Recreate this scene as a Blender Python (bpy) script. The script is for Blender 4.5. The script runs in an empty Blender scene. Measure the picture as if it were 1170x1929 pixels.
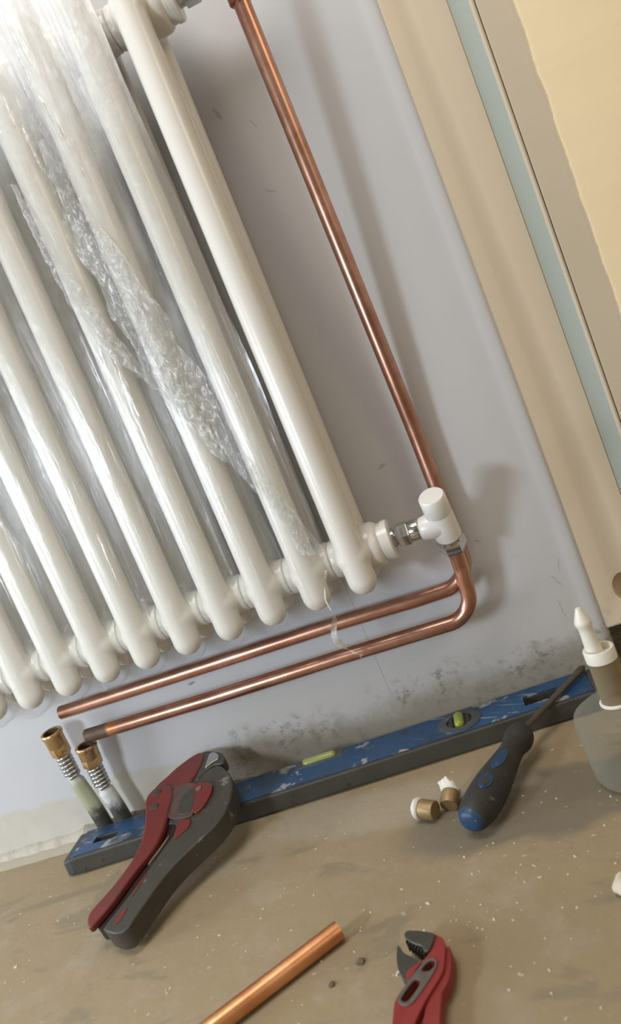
import bpy, bmesh, math, random
from mathutils import Vector, Matrix, noise

random.seed(7)
scn = bpy.context.scene
COL = scn.collection
PI = math.pi

# ------------------------------------------------------------------ camera
cam_d = bpy.data.cameras.new('camera')
cam = bpy.data.objects.new('camera', cam_d)
COL.objects.link(cam)
YAW, PITCH, ROLL = -0.2300006, 0.1394837, -0.3924813
fw = Vector((math.sin(YAW)*math.cos(PITCH), math.cos(YAW)*math.cos(PITCH), -math.sin(PITCH)))
r0 = Vector((math.cos(YAW), -math.sin(YAW), 0.0))
u0 = r0.cross(fw)
rt = r0*math.cos(ROLL) + u0*math.sin(ROLL)
up = -r0*math.sin(ROLL) + u0*math.cos(ROLL)
M = Matrix((rt, up, -fw)).transposed().to_4x4()
M.translation = Vector((0.1419990, -0.7746934, 0.3761316))
cam.matrix_world = M
cam_d.sensor_fit = 'VERTICAL'
cam_d.sensor_height = 36.0
cam_d.lens = 36.0*1483.445/1929.0
cam_d.clip_start = 0.01
cam_d.dof.use_dof = True
cam_d.dof.focus_distance = 0.80
cam_d.dof.aperture_fstop = 8.0
scn.camera = cam

# ------------------------------------------------------------------ light
scn.view_settings.view_transform = 'Standard'
scn.view_settings.look = 'None'
scn.view_settings.gamma = 1.0
scn.view_settings.use_curve_mapping = False
scn.view_settings.exposure = 0.0

def area(name, loc, target, sx, sy, energy, col):
    d = bpy.data.lights.new(name, 'AREA')
    d.shape = 'RECTANGLE'; d.size = sx; d.size_y = sy
    d.energy = energy; d.color = col
    o = bpy.data.objects.new(name, d); COL.objects.link(o)
    o.location = loc
    o.rotation_euler = (Vector(target)-Vector(loc)).to_track_quat('-Z', 'Z').to_euler()
    return o
area('window_daylight', (-0.54, -0.80, 0.37), (0.0, 0.0, 0.28), 0.07, 0.20, 3.9, (0.80, 0.90, 1.0))
area('left_wall_fill', (-1.35, -0.52, 0.34), (-0.45, 0.0, 0.12), 0.30, 0.55, 9.5, (0.84, 0.92, 1.0))  # added fill to brighten the lower left wall, not an actual window
area('hall_lamp', (1.35, -1.00, 1.15), (0.30, 0.0, 0.45), 0.5, 0.5, 4.3, (1.0, 0.80, 0.52))
area('overhead_fill', (-0.15, -0.50, 1.30), (-0.02, -0.05, 0.45), 0.6, 0.45, 7.2, (1.0, 0.97, 0.94))  # added overhead fill that lifts the upper wall

world = bpy.data.worlds.new('room_ambient'); scn.world = world
world.use_nodes = True
wn = world.node_tree; wn.nodes.clear()
wo = wn.nodes.new('ShaderNodeOutputWorld'); wb = wn.nodes.new('ShaderNodeBackground')
wt = wn.nodes.new('ShaderNodeTexCoord'); wz = wn.nodes.new('ShaderNodeTexNoise')
wz.inputs['Scale'].default_value = 1.6; wz.inputs['Detail'].default_value = 1.0
wr = wn.nodes.new('ShaderNodeValToRGB')
wr.color_ramp.elements[0].position = 0.38; wr.color_ramp.elements[0].color = (0.17, 0.145, 0.115, 1)
wr.color_ramp.elements[1].position = 0.62; wr.color_ramp.elements[1].color = (0.74, 0.65, 0.54, 1)
wn.links.new(wt.outputs['Generated'], wz.inputs['Vector'])
wn.links.new(wz.outputs['Fac'], wr.inputs['Fac'])
wn.links.new(wr.outputs['Color'], wb.inputs['Color'])
wb.inputs['Strength'].default_value = 0.52
wn.links.new(wb.outputs['Background'], wo.inputs['Surface'])

# ------------------------------------------------------------------ node helpers
class N:
    """small wrapper for shader graphs"""
    def __init__(s, name):
        s.m = bpy.data.materials.new(name); s.m.use_nodes = True
        s.t = s.m.node_tree; s.t.nodes.clear()
        s.out = s.t.nodes.new('ShaderNodeOutputMaterial')
        s.p = None
        g = s.t.nodes.new('ShaderNodeNewGeometry'); s.P = g.outputs['Position']
        tc = s.t.nodes.new('ShaderNodeTexCoord'); s.O = tc.outputs['Object']
    def _in(s, sock, v):
        if isinstance(v, bpy.types.NodeSocket): s.t.links.new(v, sock)
        elif v is not None:
            if isinstance(v, (tuple, list)) and sock.type == 'RGBA' and len(v) == 3: v = (*v, 1)
            sock.default_value = v
    def math(s, op, a, b=None, c=None, clamp=False):
        n = s.t.nodes.new('ShaderNodeMath'); n.operation = op; n.use_clamp = clamp
        s._in(n.inputs[0], a); s._in(n.inputs[1], b)
        if c is not None: s._in(n.inputs[2], c)
        return n.outputs[0]
    def vm(s, op, a, b=None):
        n = s.t.nodes.new('ShaderNodeVectorMath'); n.operation = op
        s._in(n.inputs[0], a)
        if b is not None: s._in(n.inputs[1], b)
        return n.outputs['Value'] if op in ('LENGTH', 'DISTANCE', 'DOT_PRODUCT') else n.outputs[0]
    def xyz(s, v):
        n = s.t.nodes.new('ShaderNodeSeparateXYZ'); s._in(n.inputs[0], v); return n.outputs
    def noise(s, scale, detail=3, rough=0.55, vec=None, stretch=None, out='Fac', dist=0):
        v = vec or s.P
        if stretch: v = s.vm('MULTIPLY', v, stretch)
        n = s.t.nodes.new('ShaderNodeTexNoise'); s._in(n.inputs['Vector'], v)
        n.inputs['Scale'].default_value = scale; n.inputs['Detail'].default_value = detail
        n.inputs['Roughness'].default_value = rough; n.inputs['Distortion'].default_value = dist
        return n.outputs[out]
    def voro(s, scale, vec=None, stretch=None, rnd=1.0):
        v = vec or s.P
        if stretch: v = s.vm('MULTIPLY', v, stretch)
        n = s.t.nodes.new('ShaderNodeTexVoronoi'); s._in(n.inputs['Vector'], v)
        n.inputs['Scale'].default_value = scale; n.inputs['Randomness'].default_value = rnd
        return n.outputs
    def step(s, v, a, b):
        n = s.t.nodes.new('ShaderNodeMapRange'); n.interpolation_type = 'SMOOTHSTEP'
        s._in(n.inputs[0], v); n.inputs[1].default_value = a; n.inputs[2].default_value = b
        return n.outputs[0]
    def mix(s, f, a, b):
        n = s.t.nodes.new('ShaderNodeMix'); n.data_type = 'RGBA'
        s._in(n.inputs[0], f); s._in(n.inputs[6], a); s._in(n.inputs[7], b)
        return n.outputs[2]
    def bump(s, h, strength=0.3, dist=0.001):
        n = s.t.nodes.new('ShaderNodeBump'); s._in(n.inputs['Height'], h)
        n.inputs['Strength'].default_value = strength; n.inputs['Distance'].default_value = dist
        return n.outputs[0]
    def bsdf(s, color, rough=0.6, metal=0.0, normal=None, coat=0.0, spec=None, link=True, **kw):
        n = s.t.nodes.new('ShaderNodeBsdfPrincipled')
        s._in(n.inputs['Base Color'], color); s._in(n.inputs['Roughness'], rough); s._in(n.inputs['Metallic'], metal)
        if normal is not None: s._in(n.inputs['Normal'], normal)
        n.inputs['Coat Weight'].default_value = coat; n.inputs['Coat Roughness'].default_value = 0.12
        if spec is not None: n.inputs['Specular IOR Level'].default_value = spec
        for k, v in kw.items(): s._in(n.inputs[k], v)
        if link: s.t.links.new(n.outputs[0], s.out.inputs[0])
        return n.outputs[0]
    def spot(s, x, z, rx, rz, ang=0, soft=0.5, wob=None, y=False):
        """a mark of its own shape on a surface at plane position (x, z)"""
        c = s.vm('SUBTRACT', wob or s.P, (x, z, 0) if y else (x, 0, z))
        r = s.t.nodes.new('ShaderNodeVectorRotate'); r.rotation_type = 'Z_AXIS' if y else 'Y_AXIS'
        s._in(r.inputs['Vector'], c); r.inputs['Angle'].default_value = ang
        q = s.vm('MULTIPLY', r.outputs[0], (1/rx, 1/rz, 0) if y else (1/rx, 0, 1/rz))
        return s.step(s.vm('LENGTH', q), 1.0, 1.0-soft)
    def screen(s, *fs):
        a = fs[0]
        for b in fs[1:]: a = s.math('MAXIMUM', a, b)
        return a

def simple(name, col, rough=0.5, metal=0.0, var=0.12, scale=60, bump=0.0, coat=0.0, dirt=None, dirt_amt=0.0, dscale=40, **kw):
    n = N(name)
    f = n.noise(scale, 4, vec=n.O)
    lo = tuple(c*(1-var) for c in col); hi = tuple(min(1, c*(1+var)) for c in col)
    c = n.mix(f, lo, hi)
    if dirt:
        d = n.step(n.noise(dscale, 6, 0.7, vec=n.O), 0.62-dirt_amt*0.3, 0.70-dirt_amt*0.2)
        c = n.mix(d, c, dirt)
    nb = n.bump(n.noise(scale*6, 3, vec=n.O), bump, 0.0006) if bump else None
    n.bsdf(c, rough, metal, nb, coat, **kw)
    return n.m

# ------------------------------------------------------------------ mesh helpers
def obj(name, bm, mat, parent=None, smooth=True, bevel=0.0, seg=2, subsurf=0, mods=None):
    bmesh.ops.recalc_face_normals(bm, faces=bm.faces)
    me = bpy.data.meshes.new(name); bm.to_mesh(me); bm.free()
    for m in (mat if isinstance(mat, (list, tuple)) else [mat]): me.materials.append(m)
    if smooth:
        me.shade_smooth()
        me.set_sharp_from_angle(angle=math.radians(40))
    o = bpy.data.objects.new(name, me); COL.objects.link(o)
    if parent: o.parent = parent
    if bevel:
        b = o.modifiers.new('bevel', 'BEVEL'); b.width = bevel; b.segments = seg; b.limit_method = 'ANGLE'
        b.angle_limit = math.radians(40); b.harden_normals = False
    if subsurf:
        b = o.modifiers.new('sub', 'SUBSURF'); b.levels = subsurf; b.render_levels = subsurf
    return o
def thing(name, label, cat, loc=(0, 0, 0), group=None, rot=None):
    o = bpy.data.objects.new(name, None); COL.objects.link(o)
    o.empty_display_size = 0.02
    o.location = loc
    if rot is not None: o.rotation_euler = rot
    tag(o, label, cat, group); return o
def tag(o, label, cat, group=None, kind=None):
    if label: o['label'] = label
    if cat: o['category'] = cat
    if group: o['group'] = group
    if kind: o['kind'] = kind
    return o
def struct(o):
    o['kind'] = 'structure'; return o

def add_box(bm, a, b, mi=0):
    x0, y0, z0 = a; x1, y1, z1 = b
    v = [bm.verts.new(p) for p in ((x0, y0, z0), (x1, y0, z0), (x1, y1, z0), (x0, y1, z0), (x0, y0, z1), (x1, y0, z1), (x1, y1, z1), (x0, y1, z1))]
    fs = []
    for f in ((0, 3, 2, 1), (4, 5, 6, 7), (0, 1, 5, 4), (1, 2, 6, 5), (2, 3, 7, 6), (3, 0, 4, 7)):
        q = bm.faces.new([v[i] for i in f]); q.material_index = mi; fs.append(q)
    return fs
def frame(d):
    d = Vector(d).normalized()
    a = Vector((0, 0, 1)) if abs(d.z) < 0.9 else Vector((1, 0, 0))
    x = a.cross(d).normalized(); y = d.cross(x)
    return x, y, d
def add_lathe(bm, p, d, prof, seg=40, mi=0, lobes=None, closed=False):
    """prof: (distance along d, radius) pairs, revolved about the axis through p"""
    x, y, d = frame(d); p = Vector(p); rings = []
    for t, r in prof:
        ring = []
        if r < 1e-6: ring = [bm.verts.new(p+d*t)]
        else:
            for i in range(seg):
                a = 2*PI*i/seg; rr = r*(lobes(t, a) if lobes else 1)
                ring.append(bm.verts.new(p+d*t+(x*math.cos(a)+y*math.sin(a))*rr))
        rings.append(ring)
    for A, B in zip(rings, rings[1:]):
        if len(A) == 1 and len(B) == 1: continue
        for i in range(seg):
            j = (i+1) % seg
            if len(A) == 1: f = bm.faces.new((A[0], B[i], B[j]))
            elif len(B) == 1: f = bm.faces.new((A[i], A[j], B[0]))
            else: f = bm.faces.new((A[i], A[j], B[j], B[i]))
            f.material_index = mi
    if closed:
        A, B = rings[-1], rings[0]
        for i in range(seg):
            j = (i+1) % seg; bm.faces.new((A[i], A[j], B[j], B[i]))
    return rings
def cap_cyl(bm, p, q, r, seg=32, hexa=False, e=0.0006, mi=0):
    p = Vector(p); q = Vector(q); L = (q-p).length
    if hexa: add_lathe(bm, p, q-p, [(0, 0), (0, r*0.93), (e, r), (L-e, r), (L, r*0.93), (L, 0)], 6, mi)
    else: add_lathe(bm, p, q-p, [(0, 0), (0, r-e), (e, r), (L-e, r), (L, r-e), (L, 0)], seg, mi)
def capsule(bm, p, q, r, seg=24, sx=1.0):
    p = Vector(p); q = Vector(q); L = (q-p).length; prof = []
    for i in range(9):
        a = PI/2*i/8; prof.append((-r*math.cos(a), r*math.sin(a)))
    for i in range(9):
        a = PI/2*i/8; prof.append((L+r*math.sin(a), r*math.cos(a)))
    prof[0] = (prof[0][0], 0); prof[-1] = (prof[-1][0], 0)
    add_lathe(bm, p, q-p, prof, seg)
def fillet(pts, rad, n=10):
    """polyline with its corners rounded to circular arcs"""
    pts = [Vector(p) for p in pts]; out = [pts[0]]
    for i in range(1, len(pts)-1):
        a, b, c = pts[i-1], pts[i], pts[i+1]
        r = rad[i] if isinstance(rad, dict) else rad
        if not r: out.append(b); continue
        u = (a-b).normalized(); w = (c-b).normalized(); ang = u.angle(w)
        if PI-ang < 0.02: out.append(b); continue
        t = min(r/math.tan(ang/2), (a-b).length*0.48, (c-b).length*0.48)
        rr = t*math.tan(ang/2); bis = (u+w).normalized(); ce = b+bis*(rr/math.sin(ang/2))
        s = (b+u*t-ce).normalized(); e = (b+w*t-ce).normalized(); th = s.angle(e)
        for k in range(n+1):
            f = k/n; out.append(ce+(s*math.sin((1-f)*th)+e*math.sin(f*th))*(rr/math.sin(th)))
    out.append(pts[-1]); return out
def catmull(P, n=8):
    P = [Vector(p) for p in P]; Q = [2*P[0]-P[1]]+P+[2*P[-1]-P[-2]]; out = []
    for i in range(1, len(Q)-2):
        for k in range(n):
            t = k/n; a, b, c, d = Q[i-1:i+3]
            out.append(0.5*((2*b)+(c-a)*t+(2*a-5*b+4*c-d)*t*t+(3*b-a-3*c+d)*t**3))
    out.append(P[-1]); return out
def add_tube(bm, pts, r, seg=24, hollow=0.0, cap=True, rf=None):
    pts = [Vector(p) for p in pts]
    t0 = (pts[1]-pts[0]).normalized(); x, y, _ = frame(t0); rings = []
    n = len(pts)
    for i, p in enumerate(pts):
        t = (pts[min(i+1, n-1)]-pts[max(i-1, 0)]).normalized()
        x = (x-t*x.dot(t)).normalized(); y = t.cross(x)
        rr = rf(i/(n-1)) if rf else r
        rings.append([bm.verts.new(p+(x*math.cos(2*PI*k/seg)+y*math.sin(2*PI*k/seg))*rr) for k in range(seg)])
        if i in (0, n-1) and hollow:
            s = -1 if i else 1
            inner = [bm.verts.new(p+(x*math.cos(2*PI*k/seg)+y*math.sin(2*PI*k/seg))*hollow) for k in range(seg)]
            deep = [bm.verts.new(p+t*s*0.02+(x*math.cos(2*PI*k/seg)+y*math.sin(2*PI*k/seg))*hollow) for k in range(seg)]
            for k in range(seg):
                j = (k+1) % seg
                bm.faces.new((rings[-1][k], rings[-1][j], inner[j], inner[k]))
                bm.faces.new((inner[k], inner[j], deep[j], deep[k]))
            bm.faces.new(deep)
        elif i in (0, n-1) and cap: bm.faces.new(rings[-1])
    for A, B in zip(rings, rings[1:]):
        for k in range(seg):
            j = (k+1) % seg; bm.faces.new((A[k], A[j], B[j], B[k]))
def add_prism(bm, poly, top, depth, mi=0, F=None):
    """poly in mm in the plane of frame F=(O,u,v,n); from height `top` down by `depth` (m)"""
    O, u, v, n = F
    A = [bm.verts.new(O+u*(a/1000)+v*(b/1000)+n*top) for a, b in poly]
    B = [bm.verts.new(O+u*(a/1000)+v*(b/1000)+n*(top-depth)) for a, b in poly]
    f = bm.faces.new(A); f.material_index = mi; g = bm.faces.new(B); g.material_index = mi
    for i in range(len(A)):
        j = (i+1) % len(A); h = bm.faces.new((A[i], A[j], B[j], B[i])); h.material_index = mi
def smooth_poly(poly, n=3, closed=True):
    P = [Vector((a, b, 0)) for a, b in poly]; m = len(P); out = []
    for i in range(m):
        a, b, c, d = P[(i-1) % m], P[i], P[(i+1) % m], P[(i+2) % m]
        for k in range(n):
            t = k/n
            q = 0.5*((2*b)+(c-a)*t*0.7+(2*a-5*b+4*c-d)*t*t*0.7+(3*b-a-3*c+d)*t**3*0.7) if False else b.lerp(c, t)
            out.append((q.x, q.y))
    for _ in range(1):
        out = [((out[i-1][0]+2*out[i][0]+out[(i+1) % len(out)][0])/4, (out[i-1][1]+2*out[i][1]+out[(i+1) % len(out)][1])/4) for i in range(len(out))]
    return out
def boolean(o, cutter_bm):
    me = bpy.data.meshes.new('tmp'); bmesh.ops.recalc_face_normals(cutter_bm, faces=cutter_bm.faces)
    cutter_bm.to_mesh(me); cutter_bm.free()
    c = bpy.data.objects.new('tmp', me); COL.objects.link(c); c.parent = o.parent
    b = o.modifiers.new('b', 'BOOLEAN'); b.object = c; b.operation = 'DIFFERENCE'; b.solver = 'EXACT'
    dg = bpy.context.evaluated_depsgraph_get(); dg.update()
    nm = bpy.data.meshes.new_from_object(o.evaluated_get(dg))
    o.modifiers.remove(b); old = o.data; o.data = nm
    bpy.data.objects.remove(c); bpy.data.meshes.remove(me)
    return o

# ------------------------------------------------------------------ materials: the room
# painted plaster wall
n = N('wall_paint')
X, Y, Z = n.xyz(n.P)
wob = n.noise(9, 5, 0.65); wob2 = n.noise(45, 5, 0.7)
paint = n.mix(n.noise(3.0, 2), (0.520, 0.520, 0.535), (0.580, 0.580, 0.592))
bare = n.mix(wob2, (0.47, 0.44, 0.385), (0.60, 0.57, 0.51))
zz = n.math('ADD', Z, n.math('MULTIPLY', n.math('SUBTRACT', wob, 0.5), 0.05))
zz = n.math('SUBTRACT', zz, n.math('MULTIPLY', n.step(X, -0.50, -0.30), 0.010))
bm_ = n.math('MULTIPLY', n.step(zz, 0.050, 0.046), n.step(X, -0.16, -0.30))
col = n.mix(bm_, paint, bare)
# grime and mould rising from the floor, then a broad beige tint
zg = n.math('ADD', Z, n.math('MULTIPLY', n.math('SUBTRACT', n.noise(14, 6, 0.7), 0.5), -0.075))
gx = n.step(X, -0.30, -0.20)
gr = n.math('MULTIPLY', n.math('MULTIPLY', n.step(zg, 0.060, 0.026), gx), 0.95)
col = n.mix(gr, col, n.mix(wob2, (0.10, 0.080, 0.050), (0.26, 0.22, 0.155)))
sp = n.step(n.noise(95, 5, 0.75, stretch=(0.7, 1, 1)), 0.50, 0.58)
spz = n.math('MULTIPLY', n.step(zg, 0.075, 0.045), gx)
cl = n.step(n.noise(17, 3, 0.6), 0.44, 0.58)
col = n.mix(n.math('MULTIPLY', n.math('MULTIPLY', n.math('MULTIPLY', sp, spz), cl), 0.95), col, (0.07, 0.06, 0.045))
dz = n.math('MULTIPLY', n.step(n.math('ADD', Z, n.math('MULTIPLY', n.noise(6, 3), 0.08)), 0.19, 0.08), gx)  # beige tint, stronger towards the floor
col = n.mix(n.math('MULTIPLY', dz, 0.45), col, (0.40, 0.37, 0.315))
# marks of their own: scuffs, pencil line, green smear
wv = n.vm('ADD', n.P, n.vm('MULTIPLY', n.vm('SUBTRACT', n.noise(180, 3, out='Color'), (0.5, 0.5, 0.5)), (0.006, 0, 0.006)))
sc = n.screen(n.spot(0.044, 0.564, 0.007, 0.0016, -0.5, wob=wv), n.spot(0.024, 0.647, 0.002, 0.009, 0.3, wob=wv),
              n.spot(0.046, 0.282, 0.006, 0.0024, 0.4, wob=wv), n.spot(0.107, 0.178, 0.0035, 0.0015, -0.6, wob=wv),
              n.spot(0.052, 0.625, 0.0015, 0.007, 0.5, wob=wv), n.spot(0.165, 0.113, 0.001, 0.012, 0.5, wob=wv),
              n.spot(0.172, 0.128, 0.001, 0.010, -0.3, wob=wv), n.spot(0.160, 0.085, 0.001, 0.012, 0.1, wob=wv))
col = n.mix(n.math('MULTIPLY', sc, 0.35), col, (0.18, 0.16, 0.14))
pl = n.math('MULTIPLY', n.step(n.math('ABSOLUTE', n.math('SUBTRACT', X, n.math('ADD', -0.0335, n.math('MULTIPLY', Z, -0.012)))), 0.0009, 0.0002),
            n.math('MULTIPLY', n.step(Z, 0.052, 0.062), n.step(Z, 0.30, 0.26)))
col = n.mix(n.math('MULTIPLY', pl, 0.30), col, (0.15, 0.14, 0.13))
col = n.mix(n.math('MULTIPLY', n.spot(-0.238, 0.133, 0.006, 0.002, 0.1, wob=wv), 0.7), col, (0.08, 0.16, 0.12))
col = n.mix(n.math('MULTIPLY', n.spot(-0.43, 0.118, 0.010, 0.004, 0.8, 1.0, wob=wv), 0.35), col, (0.25, 0.48, 0.50))
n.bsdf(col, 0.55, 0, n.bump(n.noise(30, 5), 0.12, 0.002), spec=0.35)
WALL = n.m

# dusty screeded floor
n = N('floor_screed')
X, Y, Z = n.xyz(n.P)
base = n.mix(n.noise(5, 4, 0.6), (0.262, 0.200, 0.118), (0.352, 0.272, 0.165))
base = n.mix(n.math('MULTIPLY', n.step(n.noise(16, 5, 0.65), 0.50, 0.68), 0.45), base, (0.36, 0.31, 0.24))
base = n.mix(n.math('MULTIPLY', n.step(n.noise(9, 4, 0.6, stretch=(1, 2.2, 1), dist=1.2), 0.56, 0.66), 0.45), base, (0.175, 0.155, 0.115))
# trowelled band and darker old adhesive patch near the right end of the level, deepened to paint in shade
pv = n.vm('ADD', n.P, n.vm('MULTIPLY', n.vm('SUBTRACT', n.noise(14, 4, out='Color'), (0.5, 0.5, 0.5)), (0.05, 0.05, 0)))
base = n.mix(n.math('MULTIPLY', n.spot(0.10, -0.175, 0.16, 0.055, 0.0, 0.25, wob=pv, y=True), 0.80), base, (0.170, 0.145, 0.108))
base = n.mix(n.math('MULTIPLY', n.spot(-0.08, -0.115, 0.14, 0.05, 0.1, 0.5, wob=pv, y=True), 0.5), base, (0.40, 0.35, 0.28))
base = n.mix(n.math('MULTIPLY', n.spot(0.06, -0.13, 0.05, 0.02, 0.4, 0.6, wob=pv, y=True), 0.4), base, (0.46, 0.42, 0.35))
base = n.mix(n.math('MULTIPLY', n.math('MULTIPLY', n.step(n.math('ADD', Y, n.math('MULTIPLY', n.noise(30, 4), 0.006)), -0.030, -0.027), n.step(X, -0.36, -0.42)), 0.85), base, (0.52, 0.47, 0.385))
gx = n.math('MULTIPLY', n.step(Y, -0.05, -0.02), n.step(X, -0.42, -0.34))
base = n.mix(n.math('MULTIPLY', gx, n.step(n.noise(60, 5, 0.7), 0.30, 0.55)), base, (0.17, 0.135, 0.085))
# flecks of plaster trodden into it
vo = n.voro(75, stretch=(1, 1.6, 1)); vc = n.xyz(vo['Color'])
fl = n.math('MULTIPLY', n.step(n.math('ADD', vo['Distance'], n.math('MULTIPLY', n.noise(400, 2), 0.22)), 0.30, 0.20), n.math('GREATER_THAN', vc[0], 0.80))
fl = n.math('MULTIPLY', fl, n.step(n.noise(11, 2), 0.42, 0.6))
vo2 = n.voro(190); vc2 = n.xyz(vo2['Color'])
fl2 = n.math('MULTIPLY', n.step(vo2['Distance'], 0.34, 0.20), n.math('GREATER_THAN', vc2[0], 0.86))
fl = n.screen(n.math('MULTIPLY', fl, 0.60), n.math('MULTIPLY', fl2, 0.10))
base = n.mix(fl, base, (0.56, 0.50, 0.40))
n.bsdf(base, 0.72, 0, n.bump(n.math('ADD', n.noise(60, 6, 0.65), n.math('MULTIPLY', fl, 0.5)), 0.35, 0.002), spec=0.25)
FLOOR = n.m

def cream(name, lo, hi, marks=True):
    n = N(name)
    c = n.mix(n.noise(4, 4), lo, hi)
    if marks:
        c = n.mix(n.math('MULTIPLY', n.step(n.noise(16, 6, 0.7, stretch=(1, 1, 0.5)), 0.64, 0.72), 0.30), c, (0.33, 0.29, 0.24))
    n.bsdf(c, 0.48, 0, n.bump(n.noise(50, 4), 0.10, 0.001), spec=0.35)
    return n.m
CREAM = cream('cream_gloss', (0.60, 0.50, 0.365), (0.66, 0.56, 0.42))
CREAM2 = cream('worn_cream_gloss', (0.52, 0.445, 0.335), (0.60, 0.52, 0.40))
BEAD = cream('window_tinted_bead', (0.33, 0.37, 0.33), (0.39, 0.43, 0.385), False)  # grey-green paints the window's bluish light on the left-facing splay
YELLOW = cream('lamp_warmed_cream', (0.74, 0.60, 0.36), (0.82, 0.68, 0.45), False)  # cream paint with the warm lamp light put into its yellow
DARK = simple('dark_void', (0.05, 0.042, 0.032), 0.9)

# ------------------------------------------------------------------ structure
XE = 0.1963
bm = bmesh.new()
prof = [(-1.4, 0.0), (-0.9, 0.0), (-0.5, 0.0), (-0.2, 0.0), (0.0, 0.0), (0.150, 0.0), (0.170, 0.0002), (0.176, 0.0010), (0.180, 0.0004), (0.184, -0.0006), (0.188, -0.0006)]
for i in range(1, 9):
    a = PI/2*i/8; prof.append((0.188+0.0083*math.sin(a), 0.0077-0.0083*math.cos(a)))
prof += [(XE, 0.16), (-1.4, 0.16)]
zs = [-0.02, 0.05, 0.3, 0.8, 1.6]
R = [[bm.verts.new((x, y, z)) for x, y in prof] for z in zs]
for A, B in zip(R, R[1:]):
    for i in range(len(prof)):
        j = (i+1) % len(prof); bm.faces.new((A[i], A[j], B[j], B[i]))
bm.faces.new(R[-1]); bm.faces.new(R[0])
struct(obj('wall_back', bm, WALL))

bm = bmesh.new()
nx, ny = 90, 70; V = []
for j in range(ny+1):
    row = []
    for i in range(nx+1):
        x = -1.4+2.4*i/nx; y = -1.2+1.5*j/ny
        z = 0.0012*noise.noise(Vector((x*6, y*6, 0)))-0.0012
        row.append(bm.verts.new((x, y, z)))
    V.append(row)
for j in range(ny):
    for i in range(nx): bm.faces.new((V[j][i], V[j][i+1], V[j+1][i+1], V[j+1][i]))
struct(obj('floor', bm, FLOOR))

# rough mortar bead left along the foot of the wall
bm = bmesh.new(); rows = []
n_ = 260
for i in range(n_+1):
    x = -0.80+0.985*i/n_; k = noise.noise(Vector((x*40, 0, 3)))*0.5+0.5; k2 = noise.noise(Vector((x*120, 5, 3)))
    h = 0.004+0.004*k+0.0012*k2; w = 0.007+0.007*k+0.002*k2
    if x > -0.44: h *= 1.5; w *= 1.25
    rows.append([bm.verts.new((x, -w, -0.002)), bm.verts.new((x, -w*0.75, h*0.45)), bm.verts.new((x, -w*0.35, h*0.9)), bm.verts.new((x, 0.001, h))])
for A, B in zip(rows, rows[1:]):
    for k in range(3): bm.faces.new((A[k], B[k], B[k+1], A[k+1]))
n = N('dirty_mortar'); X, Y, Z = n.xyz(n.P)
lc = n.mix(n.noise(60, 5), (0.42, 0.38, 0.31), (0.56, 0.52, 0.44)); dc = n.mix(n.noise(110, 5, 0.7), (0.05, 0.04, 0.025), (0.24, 0.19, 0.125))
n.bsdf(n.mix(n.step(X, -0.46, -0.38), lc, dc), 0.9, 0, n.bump(n.noise(200, 4), 0.5, 0.002)); MORTAR = n.m
struct(obj('trim_1', bm, MORTAR))

# door surround on the right: flat board, splayed bead, stop, and the yellow panel behind it
bm = bmesh.new()
add_box(bm, (XE-0.0035, 0.0004, 0.050), (0.2500, 0.020, 1.4))
o = obj('trim_2', bm, CREAM, bevel=0.0022)
c_ = bmesh.new()
add_lathe(c_, (0.2235, -0.02, 0.0865), (0, 1, 0), [(0, 0), (0, 0.0145), (0.034, 0.0145), (0.034, 0)], 40)
for v in c_.verts: v.co.x = 0.2235+(v.co.x-0.2235)*0.75
boolean(o, c_); struct(o)
bm = bmesh.new()
add_box(bm, (0.2045, 0.0215, 0.060), (0.2450, 0.03, 0.115)); struct(obj('trim_3', bm, DARK))
bm = bmesh.new()
pf = [(0.2488, 0.012), (0.2488, -0.0002), (0.2618, -0.0180), (0.2640, -0.0200), (0.2655, -0.0195), (0.2663, -0.0180), (0.2663, 0.012)]
A = [bm.verts.new((x, y, 0.05)) for x, y in pf]; B = [bm.verts.new((x, y, 1.4)) for x, y in pf]
bm.faces.new(A); bm.faces.new(B)
for i in range(len(pf)):
    j = (i+1) % len(pf); f = bm.faces.new((A[i], A[j], B[j], B[i]))
    f.material_index = 0 if i in (1,) else 1
struct(obj('trim_4', bm, [BEAD, CREAM2]))
bm = bmesh.new()
add_box(bm, (0.2668, -0.0195, 0.05), (0.298, 0.012, 1.4)); struct(obj('trim_5', bm, CREAM2, bevel=0.0006))
# door panel with a chipped front edge
bm = bmesh.new(); L_, Rr = [], []
m_ = 300
for i in range(m_+1):
    z = 0.02+1.38*i/m_; e = 0.2955+0.0016*noise.noise(Vector((z*35, 1, 0)))+0.0008*noise.noise(Vector((z*150, 4, 0)))
    L_.append([bm.verts.new((e, -0.0195, z)), bm.verts.new((e, -0.0225, z)), bm.verts.new((e+0.002, -0.0235, z)), bm.verts.new((0.75, -0.0235, z)), bm.verts.new((0.75, 0.01, z))])
for A, B in zip(L_, L_[1:]):
    for k in range(4): bm.faces.new((A[k], A[k+1], B[k+1], B[k]))
struct(obj('door_1', bm, YELLOW))

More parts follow.
